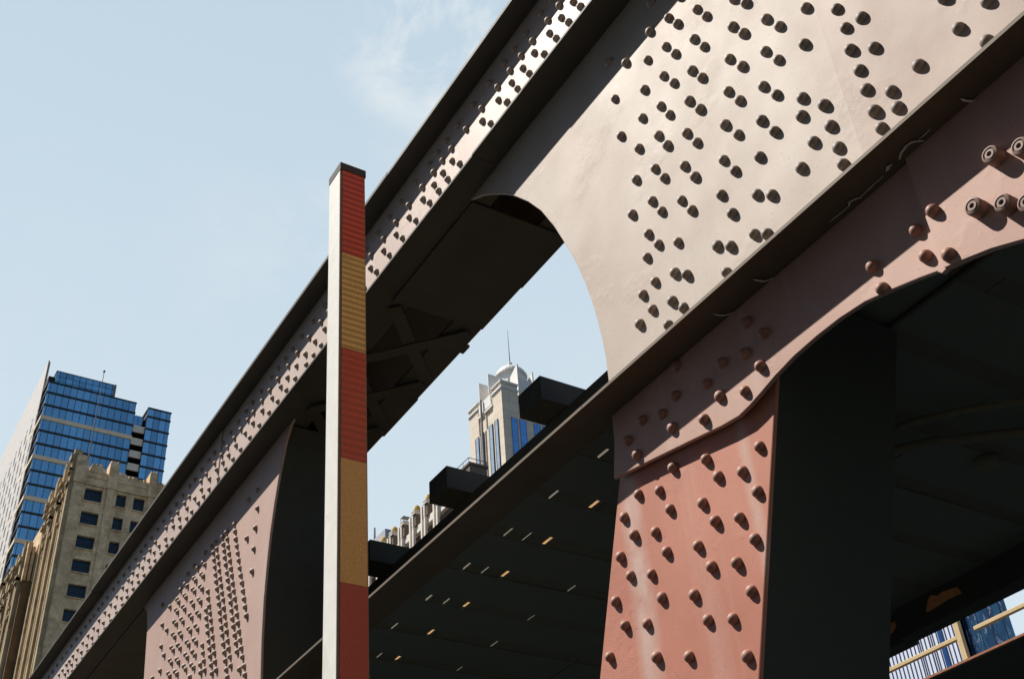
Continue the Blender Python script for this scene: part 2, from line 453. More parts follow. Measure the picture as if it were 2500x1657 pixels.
# top chord: a box of two webs under a cover plate, open at the bottom
chord = MB()
chord.box(1.997, 2.012, Y0, 6.46, BOTZ + 0.012, TOPZ)
chord.box(1.991, 2.012, 6.468, Y1, BOTZ + 0.012, TOPZ)
chord.box(2.46, 2.475, Y0, Y1, BOTZ + 0.012, TOPZ)
chord_o = chord.build("top_chord", M['steel_chord'], bridge)
fl = MB()
fl.box(1.895, 2.60, Y0, 3.85, TOPZ, TOPZ + 0.018)
fl.box(1.893, 2.60, 3.852, 9.2, TOPZ + 0.001, TOPZ + 0.022)
fl.box(1.897, 2.60, 9.202, Y1, TOPZ - 0.001, TOPZ + 0.018)
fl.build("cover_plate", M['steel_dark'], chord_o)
MB().box(2.016, 2.456, Y0, Y1, TOPZ - 0.012, TOPZ - 0.002).build("inner_plate", M['liner'], chord_o)  # pale plate added to lighten the dark inside of the box
lf = MB()
for a, b, z, w in ((Y0, 2.60, 0.0, 1.872), (2.602, 3.0, 0.003, 1.874), (3.002, 3.38, -0.002, 1.875), (3.382, 6.46, 0.001, 1.876), (6.464, 9.0, -0.002, 1.873), (9.002, Y1, 0.0, 1.876)):
    lf.box(w, 2.10, a, b, BOTZ + z, BOTZ + 0.012 + z)
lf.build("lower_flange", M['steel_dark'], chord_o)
ff = MB()
for a, b, w in ((Y0, 3.66, 2.530), (3.662, 4.19, 2.518), (4.192, 4.26, 2.54), (4.262, 4.74, 2.520), (4.742, 5.16, 2.528), (5.162, Y1, 2.518)):
    ff.box(2.36, w, a, b, BOTZ - 0.001, BOTZ + 0.013)
ff.build("rear_flange", M['steel_dark'], chord_o)
for a, b in ((3.235, 4.02), (6.3, Y1)):  # far plate stands in for the black shade across the lacing
    MB().box(2.01, 2.515, a, b, BOTZ - 0.014, BOTZ - 0.003).build("batten_plate", M['steel_dark'], chord_o)
def flat_bar(a, b, w, z0, z1):
    a, b = Vector(a), Vector(b)
    d = (b - a).normalized(); p = Vector((-d.y, d.x)) * w / 2
    MB().slab([tuple(a + p), tuple(b + p), tuple(b - p), tuple(a - p)], z0, z1).build("lacing_bar", M['steel_dark'], chord_o)
y = 4.06
while y < 6.2:
    if True:
        flat_bar((2.04, y), (2.465, y + 0.48), 0.065, BOTZ - 0.014, BOTZ - 0.004)
        flat_bar((2.465, y + 0.02), (2.04, y + 0.50), 0.065, BOTZ - 0.026, BOTZ - 0.016)
    y += 0.50

# arched gusset plate between the chords
ARCH = [(3.30, 3.640), (3.225, 3.599), (3.135, 3.548), (3.049, 3.482), (2.965, 3.410), (2.888, 3.332), (2.800, 3.227), (2.721, 3.113),
        (2.648, 2.972), (2.584, 2.821), (2.542, 2.712), (2.508, 2.602), (2.483, 2.500), (2.465, 2.400), (2.453, 2.312), (2.447, 2.226), (2.448, 2.127), (2.450, 2.0215)]
gp = MB().prism(ARCH + [(Y0, 2.0215), (Y0, 3.640)], 2.000, 2.014)
gusset = gp.build("gusset_plate", M['steel_pale'], bridge, bevel=0.003)
sp = MB().prism([(1.300, 2.0225), (1.2985, 2.6), (1.301, 3.2), (1.300, 3.63), (Y0, 3.63), (Y0, 2.0225)], 1.9965, 2.002)
sp.build("splice_plate", M['steel_mauve'], gusset)
# far gusset of the same panel
gp2 = MB().prism(ARCH + [(Y0, 2.0215), (Y0, 3.640)], 2.476, 2.490)
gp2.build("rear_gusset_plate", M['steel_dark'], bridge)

# lower chord: projecting flange and a web with a curved lower edge
bf = MB()
bf.box(1.890, 2.012, Y0, 2.46, DECKZ, DECKZ + 0.011)
bf.box(1.890, 2.035, 2.462, 5.3, DECKZ + 0.0005, DECKZ + 0.0115)
bf.box(1.890, 2.030, 5.302, Y1, DECKZ - 0.001, DECKZ + 0.0105)
bf.build("lower_chord_flange", M['steel_brown'], bridge)
WEB = [(2.452, 2.009), (2.456, 1.92), (2.468, 1.86), (2.482, 1.796), (2.30, 1.763), (2.111, 1.727), (1.985, 1.702), (1.914, 1.693), (1.870, 1.699), (1.815, 1.712), (1.758, 1.727), (1.68, 1.741),
       (1.592, 1.747), (1.51, 1.747), (1.425, 1.739), (1.34, 1.717), (1.262, 1.694), (1.215, 1.678), (1.205, 1.664), (1.19, 1.668), (1.141, 1.656), (1.064, 1.632), (0.999, 1.604), (0.6, 1.43), (Y0, 0.2), (Y0, 2.009)]
web = MB().prism(WEB, 1.998, 2.012).build("lower_chord_web", M['steel'], bridge, bevel=0.0025)

MB().prism([(1.184, 2.0085), (1.186, 1.9), (1.1855, 1.662), (1.141, 1.650), (1.064, 1.626), (0.999, 1.598), (0.6, 1.424), (Y0, 0.19), (Y0, 2.0085)], 1.982, 1.9985).build("web_splice", M['steel'], web)

# paint curls under the lower flange, caught sun put into their pale colour
def curl(pts, w, drop):
    fk = MB()
    m = []
    for i, (x, yy) in enumerate(pts):
        a = Vector(pts[min(i + 1, len(pts) - 1)]) - Vector(pts[max(i - 1, 0)])
        a.normalize(); p = Vector((-a.y, a.x)) * w * (0.4 + 0.6 * math.sin(math.pi * (i + 0.5) / len(pts)))
        z = DECKZ - 0.0025 - random.random() * 0.003
        m += [(x + p.x, yy + p.y, z), (x - p.x, yy - p.y, z - drop)]
    n_ = len(pts)
    top = [(a, b, c + 0.0015) for a, b, c in m]
    fs = []
    for i in range(n_ - 1):
        q = 2 * i
        fs += [(q, q + 1, q + 3, q + 2), (2 * n_ + q, 2 * n_ + q + 2, 2 * n_ + q + 3, 2 * n_ + q + 1),
               (q, q + 2, 2 * n_ + q + 2, 2 * n_ + q), (q + 1, 2 * n_ + q + 1, 2 * n_ + q + 3, q + 3)]
    fk.add(m + top, fs)
    fk.build("peeling_paint", M['primer'], bridge)
curl([(1.976, 1.441), (1.979, 1.40), (1.978, 1.372)], 0.0022, 0.002)
curl([(1.978, 1.372), (1.968, 1.362), (1.974, 1.345), (1.985, 1.336)], 0.004, 0.003)
curl([(1.981, 1.339), (1.979, 1.30), (1.977, 1.252)], 0.0022, 0.002)
curl([(1.972, 1.235), (1.964, 1.222), (1.966, 1.212)], 0.006, 0.004)
curl([(1.968, 1.190), (1.958, 1.175), (1.951, 1.152), (1.952, 1.135), (1.962, 1.124), (1.975, 1.118)], 0.005, 0.004)
curl([(1.962, 1.120), (1.961, 1.102), (1.962, 1.084)], 0.0022, 0.002)
for yy in (0.968, 1.70, 1.872):
    curl([(1.950, yy + 0.012), (1.966, yy + 0.012), (1.982, yy + 0.006), (1.992, yy - 0.006), (1.994, yy - 0.018)], 0.005, 0.004)

# raking box post under the joint
def rake(z, right): return (1.808 if right else 2.488) - 0.3755 * (z - (1.668 if right else 1.808))
pz0, pz1 = -H, 1.99
post = MB().prism([(rake(pz1, 0), pz1), (rake(pz0, 0), pz0), (rake(pz0, 1), pz0), (rake(pz1, 1), pz1)], 2.026, 2.040)
post_o = post.build("raking_post", M['steel_post'], bridge, bevel=0.004)
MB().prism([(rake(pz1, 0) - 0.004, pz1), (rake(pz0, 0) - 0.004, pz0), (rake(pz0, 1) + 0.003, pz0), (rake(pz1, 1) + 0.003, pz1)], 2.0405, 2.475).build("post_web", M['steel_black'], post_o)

# gusset and post of the next panel
L_OUT = [(5.16, 3.63), (5.25, 3.595), (5.318, 3.521), (5.384, 3.354), (5.432, 3.181), (5.465, 3.017), (5.482, 2.83), (5.489, 2.638), (5.480, 2.43), (5.455, 2.211), (5.36, 1.7), (4.95, 0.0), (4.56, -H),
         (6.75, -H), (7.07, 0.0), (7.52, 2.4), (7.649, 2.985), (7.733, 3.374), (7.80, 3.52), (7.95, 3.63)]
gl = MB().prism(L_OUT, 2.000, 2.014).build("end_gusset_plate", M['steel_end'], bridge, bevel=0.003)
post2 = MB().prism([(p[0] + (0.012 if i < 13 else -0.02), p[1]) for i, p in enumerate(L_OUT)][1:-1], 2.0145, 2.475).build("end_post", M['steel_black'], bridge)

# rivets and bolts
R_STRIP = [(2.438, 4.045), (2.527, 4.045), (2.650, 4.045), (2.743, 4.045), (2.835, 4.045), (2.944, 4.045), (3.087, 4.045), (3.230, 4.045), (3.370, 4.045), (3.459, 4.045), (3.548, 4.045), (3.664, 4.045), (3.808, 4.045), (3.948, 4.045), (4.090, 4.045), (4.236, 4.045), (5.333, 4.041), (5.485, 4.040), (5.616, 4.040), (5.741, 4.039), (5.877, 4.039), (5.971, 4.038), (6.092, 4.038), (6.204, 4.037), (6.324, 4.037), (6.429, 4.036), (6.543, 4.036), (6.699, 4.035), (6.799, 4.035), (7.030, 4.034), (7.126, 4.034), (7.269, 4.033), (7.385, 4.033), (7.517, 4.032), (4.380, 4.045), (4.518, 4.045), (4.626, 4.045), (4.764, 4.045), (4.871, 4.045), (5.034, 4.045), (5.197, 4.045), (7.756, 4.031), (7.877, 4.024), (8.017, 4.026), (8.153, 4.032), (8.287, 4.027), (8.397, 4.014), (8.539, 4.014), (8.694, 4.006), (8.852, 4.006), (9.010, 4.004), (9.169, 4.001), (9.319, 3.995), (9.478, 3.991), (9.639, 3.992), (9.793, 3.990), (9.933, 3.989), (10.041, 3.984), (10.137, 3.986), (10.264, 3.983), (10.380, 3.983), (1.200, 4.045), (1.300, 4.045), (1.400, 4.045), (1.518, 4.045), (1.596, 4.045), (1.674, 4.045), (1.752, 4.045), (1.852, 4.045), (1.930, 4.045), (2.030, 4.045), (2.108, 4.045), (2.186, 4.045), (2.304, 4.045), (2.348, 3.964), (2.438, 3.964), (2.528, 3.964), (2.648, 3.964), (2.742, 3.964), (2.834, 3.964), (2.948, 3.964), (3.089, 3.964), (3.371, 3.964), (3.460, 3.964), (3.549, 3.964), (3.662, 3.964), (3.808, 3.964), (3.948, 3.964), (4.089, 3.964), (4.239, 3.964), (4.380, 3.958), (4.481, 3.958), (4.583, 3.958), (4.684, 3.958), (4.814, 3.958), (4.944, 3.958), (5.074, 3.958), (5.204, 3.958), (5.334, 3.958), (5.436, 3.958), (5.566, 3.958), (5.719, 3.958), (5.872, 3.958), (6.002, 3.958), (6.156, 3.958), (6.286, 3.958), (6.387, 3.958), (6.489, 3.958), (6.619, 3.958), (6.772, 3.958), (6.902, 3.958), (7.055, 3.958), (7.209, 3.958), (7.339, 3.958), (7.492, 3.934), (7.646, 3.951), (7.757, 3.951), (7.881, 3.948), (8.022, 3.952), (8.146, 3.947), (8.284, 3.950), (8.400, 3.935), (8.535, 3.928), (8.692, 3.924), (8.856, 3.922), (9.004, 3.915), (9.157, 3.914), (9.321, 3.914), (9.474, 3.910), (9.630, 3.909), (9.783, 3.906), (9.924, 3.911), (10.041, 3.903), (10.133, 3.903), (1.200, 3.964), (1.278, 3.964), (1.396, 3.964), (1.496, 3.964), (1.574, 3.964), (1.652, 3.964), (1.752, 3.964), (1.870, 3.964), (1.970, 3.964), (2.070, 3.964), (2.148, 3.964), (2.248, 3.964), (2.308, 3.886), (2.395, 3.886), (2.489, 3.886), (2.580, 3.886), (2.698, 3.886), (2.795, 3.886), (2.882, 3.886), (3.023, 3.886), (3.303, 3.886), (3.418, 3.886), (3.506, 3.886), (3.598, 3.886), (3.739, 3.886), (3.880, 3.886), (4.024, 3.886), (4.169, 3.886), (4.310, 3.874), (4.440, 3.874), (4.570, 3.874), (4.700, 3.874), (4.853, 3.874), (4.955, 3.874), (5.056, 3.874), (5.210, 3.874), (5.340, 3.874), (5.470, 3.874), (5.600, 3.874), (5.753, 3.874), (5.906, 3.874), (6.060, 3.874), (6.190, 3.874), (6.320, 3.874), (6.450, 3.874), (6.603, 3.874), (6.705, 3.874), (6.806, 3.874), (6.936, 3.874), (7.037, 3.874), (7.167, 3.874), (7.331, 3.860), (7.447, 3.863), (7.567, 3.861), (7.708, 3.867), (7.814, 3.863), (7.953, 3.862), (8.085, 3.865), (8.212, 3.863), (8.360, 3.862), (8.470, 3.848), (8.624, 3.847), (8.772, 3.842), (8.927, 3.839), (9.082, 3.834), (9.253, 3.838), (9.400, 3.835), (9.551, 3.828), (9.711, 3.831), (9.856, 3.832), (9.986, 3.822), (1.200, 3.886), (1.300, 3.886), (1.400, 3.886), (1.478, 3.886), (1.596, 3.886), (1.696, 3.886), (1.774, 3.886), (1.874, 3.886), (1.952, 3.886), (2.052, 3.886), (2.170, 3.886), (2.485, 4.137), (2.569, 4.137), (2.691, 4.137), (2.786, 4.137), (2.878, 4.137), (3.009, 4.137), (3.156, 4.137), (3.302, 4.137), (3.415, 4.137), (3.504, 4.137), (3.591, 4.137), (3.736, 4.137), (3.885, 4.137), (4.022, 4.137), (4.157, 4.137), (4.302, 4.137), (4.440, 4.130), (4.578, 4.130), (4.716, 4.130), (4.824, 4.130), (4.986, 4.130), (5.149, 4.130), (5.287, 4.130), (5.395, 4.130), (5.503, 4.130), (5.610, 4.130), (5.773, 4.130), (5.911, 4.130), (6.019, 4.130), (6.157, 4.130), (6.295, 4.130), (6.433, 4.130), (6.571, 4.130), (6.678, 4.130), (6.816, 4.130), (6.954, 4.130), (7.062, 4.130), (7.200, 4.130), (7.338, 4.130), (7.476, 4.130), (7.614, 4.130), (7.752, 4.130), (7.890, 4.130), (8.028, 4.130), (8.136, 4.130), (8.274, 4.130), (8.436, 4.130), (8.574, 4.130), (8.712, 4.130), (8.850, 4.130), (9.013, 4.130), (9.151, 4.130), (9.259, 4.130), (9.397, 4.130), (9.505, 4.130), (9.643, 4.130), (9.781, 4.130), (9.919, 4.130), (10.081, 4.130), (10.244, 4.130), (10.382, 4.130), (10.545, 4.130), (10.708, 4.130), (10.846, 4.130), (10.984, 4.130), (11.122, 4.130), (11.260, 4.130), (11.368, 4.130), (11.475, 4.130), (11.583, 4.130), (11.746, 4.130), (11.884, 4.130)]
R_GUSSET = [(1.958, 3.348), (2.107, 3.335), (1.996, 3.235), (2.198, 3.234), (2.038, 3.124), (2.197, 3.039), (2.075, 3.014), (2.118, 2.903), (2.158, 2.791), (2.204, 2.669), (1.858, 3.312), (1.822, 3.241), (1.897, 3.202), (1.862, 3.127), (1.936, 3.090), (1.896, 3.014), (1.976, 2.979), (1.944, 2.906), (2.014, 2.870), (1.981, 2.794), (2.059, 2.756), (2.023, 2.683), (2.099, 2.642), (2.064, 2.568), (2.143, 2.533), (2.106, 2.459), (1.724, 3.208), (1.692, 3.136), (1.766, 3.098), (1.732, 3.024), (1.805, 2.983), (1.770, 2.912), (1.847, 2.876), (1.809, 2.800), (1.887, 2.763), (1.851, 2.688), (1.924, 2.648), (1.890, 2.571), (1.967, 2.535), (1.933, 2.464), (2.018, 2.399), (2.169, 2.452), (2.055, 2.302), (2.006, 2.258), (2.150, 2.336), (2.215, 2.332), (2.182, 2.248), (2.088, 2.214), (2.047, 2.159), (2.252, 2.237), (2.122, 2.146), (1.565, 3.079), (1.524, 3.011), (1.600, 2.979), (1.565, 2.907), (1.643, 2.870), (1.603, 2.793), (1.680, 2.755), (1.645, 2.680), (1.722, 2.646), (1.683, 2.566), (1.761, 2.528), (1.727, 2.454), (1.800, 2.416), (1.775, 2.319), (1.861, 2.261), (1.810, 2.218), (1.847, 2.145), (1.468, 2.870), (1.432, 2.793), (1.504, 2.759), (1.468, 2.682), (1.547, 2.645), (1.508, 2.570), (1.585, 2.533), (1.550, 2.453), (1.627, 2.420), (1.670, 2.305), (1.619, 2.261), (1.713, 2.188), (1.668, 2.152), (1.327, 2.760), (1.367, 2.643), (1.426, 2.476), (1.447, 2.421), (1.434, 2.304), (1.496, 2.259), (1.232, 2.647), (1.225, 2.557), (1.231, 2.472), (1.228, 2.386), (1.229, 2.308), (1.228, 2.224), (1.226, 2.160), (1.366, 2.387), (1.366, 2.304), (1.365, 2.219), (1.365, 2.158), (1.169, 2.538), (1.167, 2.408), (1.164, 2.237), (1.163, 2.176), (1.069, 2.237), (0.939, 2.237), (0.853, 2.239), (0.944, 2.360), (0.891, 2.139), (1.925, 3.470), (2.201, 3.435), (1.784, 3.343)]
R_WEB = [(1.160, 1.814), (1.230, 1.814), (1.227, 1.733), (1.163, 1.683), (1.373, 1.811), (1.365, 1.735), (1.799, 1.783), (1.968, 1.788), (1.872, 1.748), (2.045, 1.757), (2.181, 1.807), (2.353, 1.811), (1.762, 1.867), (1.813, 1.938), (1.841, 1.853), (1.933, 1.881), (2.010, 1.856), (2.142, 1.896), (2.214, 1.875), (2.307, 1.907), (2.384, 1.879), (2.120, 1.989)]
R_POST = [(1.890, 1.590), (2.093, 1.662), (2.236, 1.710), (2.062, 1.588), (1.966, 1.553), (1.930, 1.475), (2.405, 1.708), (2.310, 1.674), (2.275, 1.594), (2.140, 1.547), (2.103, 1.473), (2.011, 1.438), (2.487, 1.672), (2.449, 1.595), (2.354, 1.560), (1.970, 1.358), (2.319, 1.480), (2.184, 1.436), (2.146, 1.357), (2.051, 1.326), (2.528, 1.558), (2.493, 1.483), (2.397, 1.445), (2.019, 1.235), (2.367, 1.360), (2.232, 1.312), (2.575, 1.435), (2.198, 1.225), (2.102, 1.191), (2.545, 1.349), (2.447, 1.314), (2.633, 1.286), (2.424, 1.208), (2.290, 1.160), (2.076, 1.081)]
R_END = [(5.684, 3.281), (5.688, 3.162), (5.819, 3.158), (5.691, 3.033), (5.690, 2.897), (6.062, 3.361), (6.034, 3.302), (6.008, 3.242), (5.980, 3.185), (5.953, 3.126), (5.926, 3.069), (5.897, 3.010), (5.868, 2.951), (5.836, 2.894), (5.809, 2.833), (5.781, 2.775), (5.754, 2.717), (5.721, 2.654), (6.258, 3.371), (6.227, 3.307), (6.201, 3.255), (6.177, 3.201), (6.148, 3.141), (6.115, 3.076), (6.086, 3.018), (6.058, 2.961), (6.028, 2.903), (6.000, 2.844), (5.974, 2.786), (5.946, 2.726), (5.917, 2.670), (5.883, 2.607), (5.853, 2.551), (5.824, 2.492), (5.764, 2.372), (6.194, 3.371), (6.162, 3.313), (6.135, 3.252), (6.106, 3.192), (6.077, 3.134), (6.048, 3.073), (6.021, 3.018), (5.992, 2.957), (5.965, 2.899), (5.935, 2.839), (5.904, 2.781), (5.875, 2.722), (5.848, 2.662), (5.820, 2.605), (5.791, 2.546), (5.762, 2.487), (5.734, 2.429), (5.698, 2.366), (5.672, 2.311), (6.406, 3.335), (6.380, 3.276), (6.350, 3.216), (6.324, 3.156), (6.295, 3.098), (6.267, 3.039), (6.236, 2.978), (6.204, 2.920), (6.176, 2.860), (6.152, 2.806), (6.122, 2.747), (6.093, 2.689), (6.062, 2.626), (6.030, 2.565), (6.002, 2.506), (5.972, 2.447), (5.945, 2.393), (6.347, 3.334), (6.315, 3.272), (6.284, 3.213), (6.258, 3.153), (6.227, 3.091), (6.197, 3.032), (6.167, 2.972), (6.136, 2.916), (6.109, 2.857), (6.080, 2.797), (6.052, 2.739), (6.023, 2.681), (5.992, 2.619), (5.965, 2.563), (5.935, 2.504), (5.908, 2.446), (6.438, 2.976), (6.416, 2.920), (6.389, 2.864), (6.363, 2.809), (6.331, 2.746), (6.300, 2.689), (6.274, 2.633), (6.243, 2.571), (6.214, 2.511), (6.437, 3.097), (6.415, 3.041), (6.381, 2.980), (6.354, 2.924), (6.326, 2.868), (6.297, 2.807), (6.264, 2.743), (6.236, 2.685), (6.206, 2.627), (6.176, 2.566), (6.145, 2.505), (6.442, 2.645), (6.420, 2.592), (6.441, 2.761), (6.414, 2.704), (6.382, 2.645), (6.350, 2.579), (6.597, 3.354), (6.552, 3.321), (6.696, 3.362), (6.608, 3.283), (6.560, 3.247), (6.754, 3.317), (6.706, 3.281), (6.930, 3.355), (6.873, 3.317), (6.606, 3.200), (6.555, 3.162), (7.015, 3.350), (6.753, 3.244), (6.703, 3.207), (6.916, 3.272), (6.874, 3.241), (6.605, 3.116), (6.559, 3.079), (7.065, 3.304), (7.023, 3.271), (6.749, 3.158), (6.700, 3.116), (7.213, 3.315), (6.923, 3.199), (6.873, 3.161), (6.609, 3.031), (6.558, 2.994), (7.071, 3.237), (7.026, 3.203), (6.756, 3.075), (6.705, 3.036), (7.342, 3.241), (6.926, 3.116), (6.880, 3.080), (7.219, 3.158), (7.075, 3.157), (7.019, 3.120), (6.614, 2.946), (6.563, 2.908), (6.752, 2.986), (6.703, 2.950), (6.924, 3.025), (6.880, 2.989), (7.071, 3.072), (7.020, 3.034), (6.612, 2.860), (6.562, 2.825), (6.752, 2.900), (6.708, 2.865), (7.305, 3.079), (6.933, 2.947), (6.878, 2.907), (7.072, 2.984), (7.021, 2.948), (6.618, 2.787), (6.560, 2.746), (7.217, 2.990), (6.753, 2.821), (6.706, 2.784), (7.071, 2.902), (7.027, 2.869), (6.922, 2.853), (6.879, 2.821), (6.612, 2.705), (6.560, 2.670), (6.759, 2.749), (6.716, 2.717), (7.263, 2.903), (7.072, 2.817), (7.028, 2.784), (6.929, 2.778), (6.881, 2.746), (7.415, 2.909), (6.613, 2.633), (6.453, 3.399), (6.383, 3.396), (6.570, 3.410), (6.777, 3.412), (6.893, 3.408), (7.403, 3.405), (5.708, 3.413), (5.846, 3.414)]
def rivet_mesh(r, h, seg=14, rings=5):
    vs, fs = [], []
    prof = [(r * 1.0, 0.0), (r * 0.965, h * 0.28), (r * 0.83, h * 0.58), (r * 0.60, h * 0.82), (r * 0.31, h * 0.96)]
    for rr, hh in prof:
        for k in range(seg):
            t = 2 * math.pi * k / seg
            vs.append((-hh, rr * math.cos(t), rr * math.sin(t)))
    for i in range(len(prof) - 1):
        for k in range(seg):
            q = i * seg
            fs.append((q + k, q + seg + k, q + seg + (k + 1) % seg, q + (k + 1) % seg))
    vs.append((-h, 0, 0))
    q = (len(prof) - 1) * seg
    for k in range(seg): fs.append((q + k, len(vs) - 1, q + (k + 1) % seg))
    return vs, fs
RV, RF = rivet_mesh(0.0172, 0.0185)
def jit(p, a=0.0015): return (p[0] + random.uniform(-a, a), p[1] + random.uniform(-a, a))
def rivet_data(name, mat):
    me = bpy.data.meshes.new(name)
    me.from_pydata(RV, [], RF)
    bm = bmesh.new(); bm.from_mesh(me); bmesh.ops.recalc_face_normals(bm, faces=bm.faces)
    # the open back ring sits against the plate
    bm.to_mesh(me); bm.free()
    for p in me.polygons: p.use_smooth = True
    me.materials.append(mat)
    return me
rv_pale, rv_steel = rivet_data("rivet", M['rivet_pale']), rivet_data("rivet_post", M['rivet_pink'])
def one(parent, me, x, p):
    o = bpy.data.objects.new("rivet", me)
    COL.objects.link(o)
    o.parent = parent
    r0 = root_of(parent).location
    o.location = (x - r0.x, p[0] - r0.y, p[1] + H - r0.z)
    k = random.uniform(0.95, 1.06)
    o.scale = (random.uniform(0.9, 1.1), k, k)
    o.rotation_euler = (random.uniform(0, 6.28), 0, 0)
def many(mb, x, pts, k=1.0):
    for p in pts:
        q = jit(p, 0.001)
        s_ = k * random.uniform(0.95, 1.06)
        mb.add([(x + v[0] * s_, q[0] + v[1] * s_, q[1] + v[2] * s_) for v in RV], RF)
single = 0
rest = MB()
cand = [(gusset, rv_pale, 2.000 if p[0] > 1.3 else 1.9965, p) for p in R_GUSSET] + \
       [(post_o, rv_steel, 2.026, p) for p in R_POST] + [(web, rv_steel, 1.998 if p[0] > 1.186 else 1.982, p) for p in R_WEB]
# the hundred nearest the eye are parts of their own
cand.sort(key=lambda c: c[2] ** 2 + c[3][0] ** 2 + c[3][1] ** 2)
for i, c in enumerate(cand):
    if i < 100: one(*c[:3], jit(c[3]))
    else: many(rest, c[2], [c[3]])
many(rest, 1.997, [p for p in R_STRIP if p[0] < 6.46])
many(rest, 1.991, [p for p in R_STRIP if p[0] > 6.47])
many(rest, 2.000, R_END)
# rows the camera sees only edge on, under the flange
tag(rest.build("rivet", M['rivet_far'], bridge, smooth=True), kind="stuff")
for me_y, me_z in ((0.971, 1.817), (0.904, 1.781), (1.053, 1.729), (0.988, 1.685), (0.940, 1.646), (0.838, 1.735), (0.872, 1.60)):
    b = MB()
    prof = [(0.0, 0.031), (0.006, 0.031), (0.006, 0.022), (0.050, 0.0215), (0.054, 0.020), (0.056, 0.016), (0.053, 0.0135), (0.0535, 0.0125), (0.0555, 0.0115), (0.0555, 0.0065), (0.053, 0.005), (0.050, 0.0045), (0.050, 0.0)]
    sg = 22
    vs = []
    for h_, r_ in prof:
        for k in range(sg):
            t = 2 * math.pi * k / sg
            vs.append((1.998 - h_ * 0.84, me_y + r_ * math.cos(t), me_z + r_ * math.sin(t)))
    fs = [(i * sg + k, i * sg + (k + 1) % sg, (i + 1) * sg + (k + 1) % sg, (i + 1) * sg + k) for i in range(len(prof) - 1) for k in range(sg)]
    b.add(vs, fs)
    b.build("bolt", M['bolt'], web)

# deck of close timbers seen from below; short gaps between the timbers
dk = MB()
gb = MB()
P, GAP = 0.3115, 0.072
ROWS = [(2.128, 2.136, 1.0), (2.211, 2.217, 0.8), (2.300, 2.320, 0.85), (2.336, 2.343, 0.55), (2.62, 2.626, 0.3)]
u0 = 2.687 - GAP / 2 - P * 12
for k in range(95):
    a = u0 + k * P
    e = random.uniform(-0.003, 0.003)
    z0 = 2.030 + random.uniform(0, 0.005)
    xr = 4.10 + random.choice((0, 0, 0.018, 0.03))
    dk.box(2.02, 3.074, a + GAP + e, a + P, z0, 2.044)
    dk.box(3.084, xr, a + GAP + e, a + P, z0, 2.044)
    dk.box(3.0741, 3.0839, a + 0.125, a + P - 0.05, 2.0365, 2.0445)
    xs = 2.021
    for r0, r1, pr in ROWS:
        if random.random() > pr: continue
        gb.box(xs, r0 + random.uniform(-0.002, 0.002), a, a + GAP + 0.003, 2.0352, 2.0445)
        xs = r1 + random.uniform(-0.001, 0.001)
    gb.box(xs, 3.0739, a, a + GAP + 0.003, 2.0352, 2.0445)
    gb.box(3.0841, 4.099, a, a + GAP + 0.003, 2.0352, 2.0445)
deck_o = dk.build("deck", M['tie'], bridge)
gb.build("gap_board", M['gap_board'], deck_o)
ed = MB()
for a, b, x in ((Y0, 2.62, 4.105), (2.622, 2.76, 4.118), (2.762, 3.225, 4.118), (3.227, 3.42, 4.150), (3.422, Y1, 4.15)):
    ed.box(x - 0.06, x + 0.03, a, b, 1.900, 2.029)
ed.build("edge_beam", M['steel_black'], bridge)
pk = MB()
pk.box(2.262, 2.292, 1.9, Y1, 2.112, 2.26)
pk.box(2.420, 2.450, 1.9, Y1, 2.112, 2.21)
pk.box(3.66, 3.70, 2.5, Y1, 2.30, 2.66)
pk.build("guard_timber", M['plank'], bridge)
fa = MB()
fa.box(2.745, 2.79, Y0, Y1, 2.101, 2.996)
fa.build("fascia_girder", M['steel_black'], bridge)
for k in range(-2, 22):
    y0 = 3.691 + 0.905 * k
    MB().box(2.61, 2.744, y0, y0 + 0.191, 3.008, 3.134).box(2.744, 3.3, y0, y0 + 0.191, 3.008, 3.1335).build("outrigger_timber", M['tie_end'], bridge)
cd = MB()
cd.tube([(2.86, 2.25, 1.985), (2.873, 2.033, 1.985), (2.99, 1.89, 1.985), (3.134, 1.755, 1.985), (3.4, 1.5, 1.985)], 0.012)
cd.build("conduit", M['conduit'], bridge, smooth=True)
MB().tube([(2.80, 2.42, 1.985), (2.899, 2.253, 1.985), (3.035, 2.083, 1.985), (3.293, 1.885, 1.985), (3.6, 1.7, 1.985)], 0.016).build("conduit", M['conduit'], bridge, smooth=True)
jb = MB().lathe((3.385, 2.125), [(0.0, 2.000), (0.030, 2.001), (0.040, 2.006), (0.043, 2.02), (0.043, 2.035)], 18)
jb.build("junction_box", M['conduit'], bridge, smooth=True)
MB().prism([(3.022, 2.002), (3.001, 2.010), (2.968, 1.995), (2.948, 2.002), (2.867, 1.990), (2.852, 1.959), (2.927, 1.961), (3.035, 1.952), (3.050, 1.956)], 4.052, 4.0575).build("rusty_plate", M['rust'], bridge)  # sun spots on the edge beam, painted as flat patches
MB().prism([(3.274, 1.999), (3.227, 1.994), (3.203, 1.979), (3.207, 1.964), (3.250, 1.972), (3.283, 1.953), (3.302, 1.963)], 4.084, 4.0895).build("rusty_plate", M['rust'], bridge)

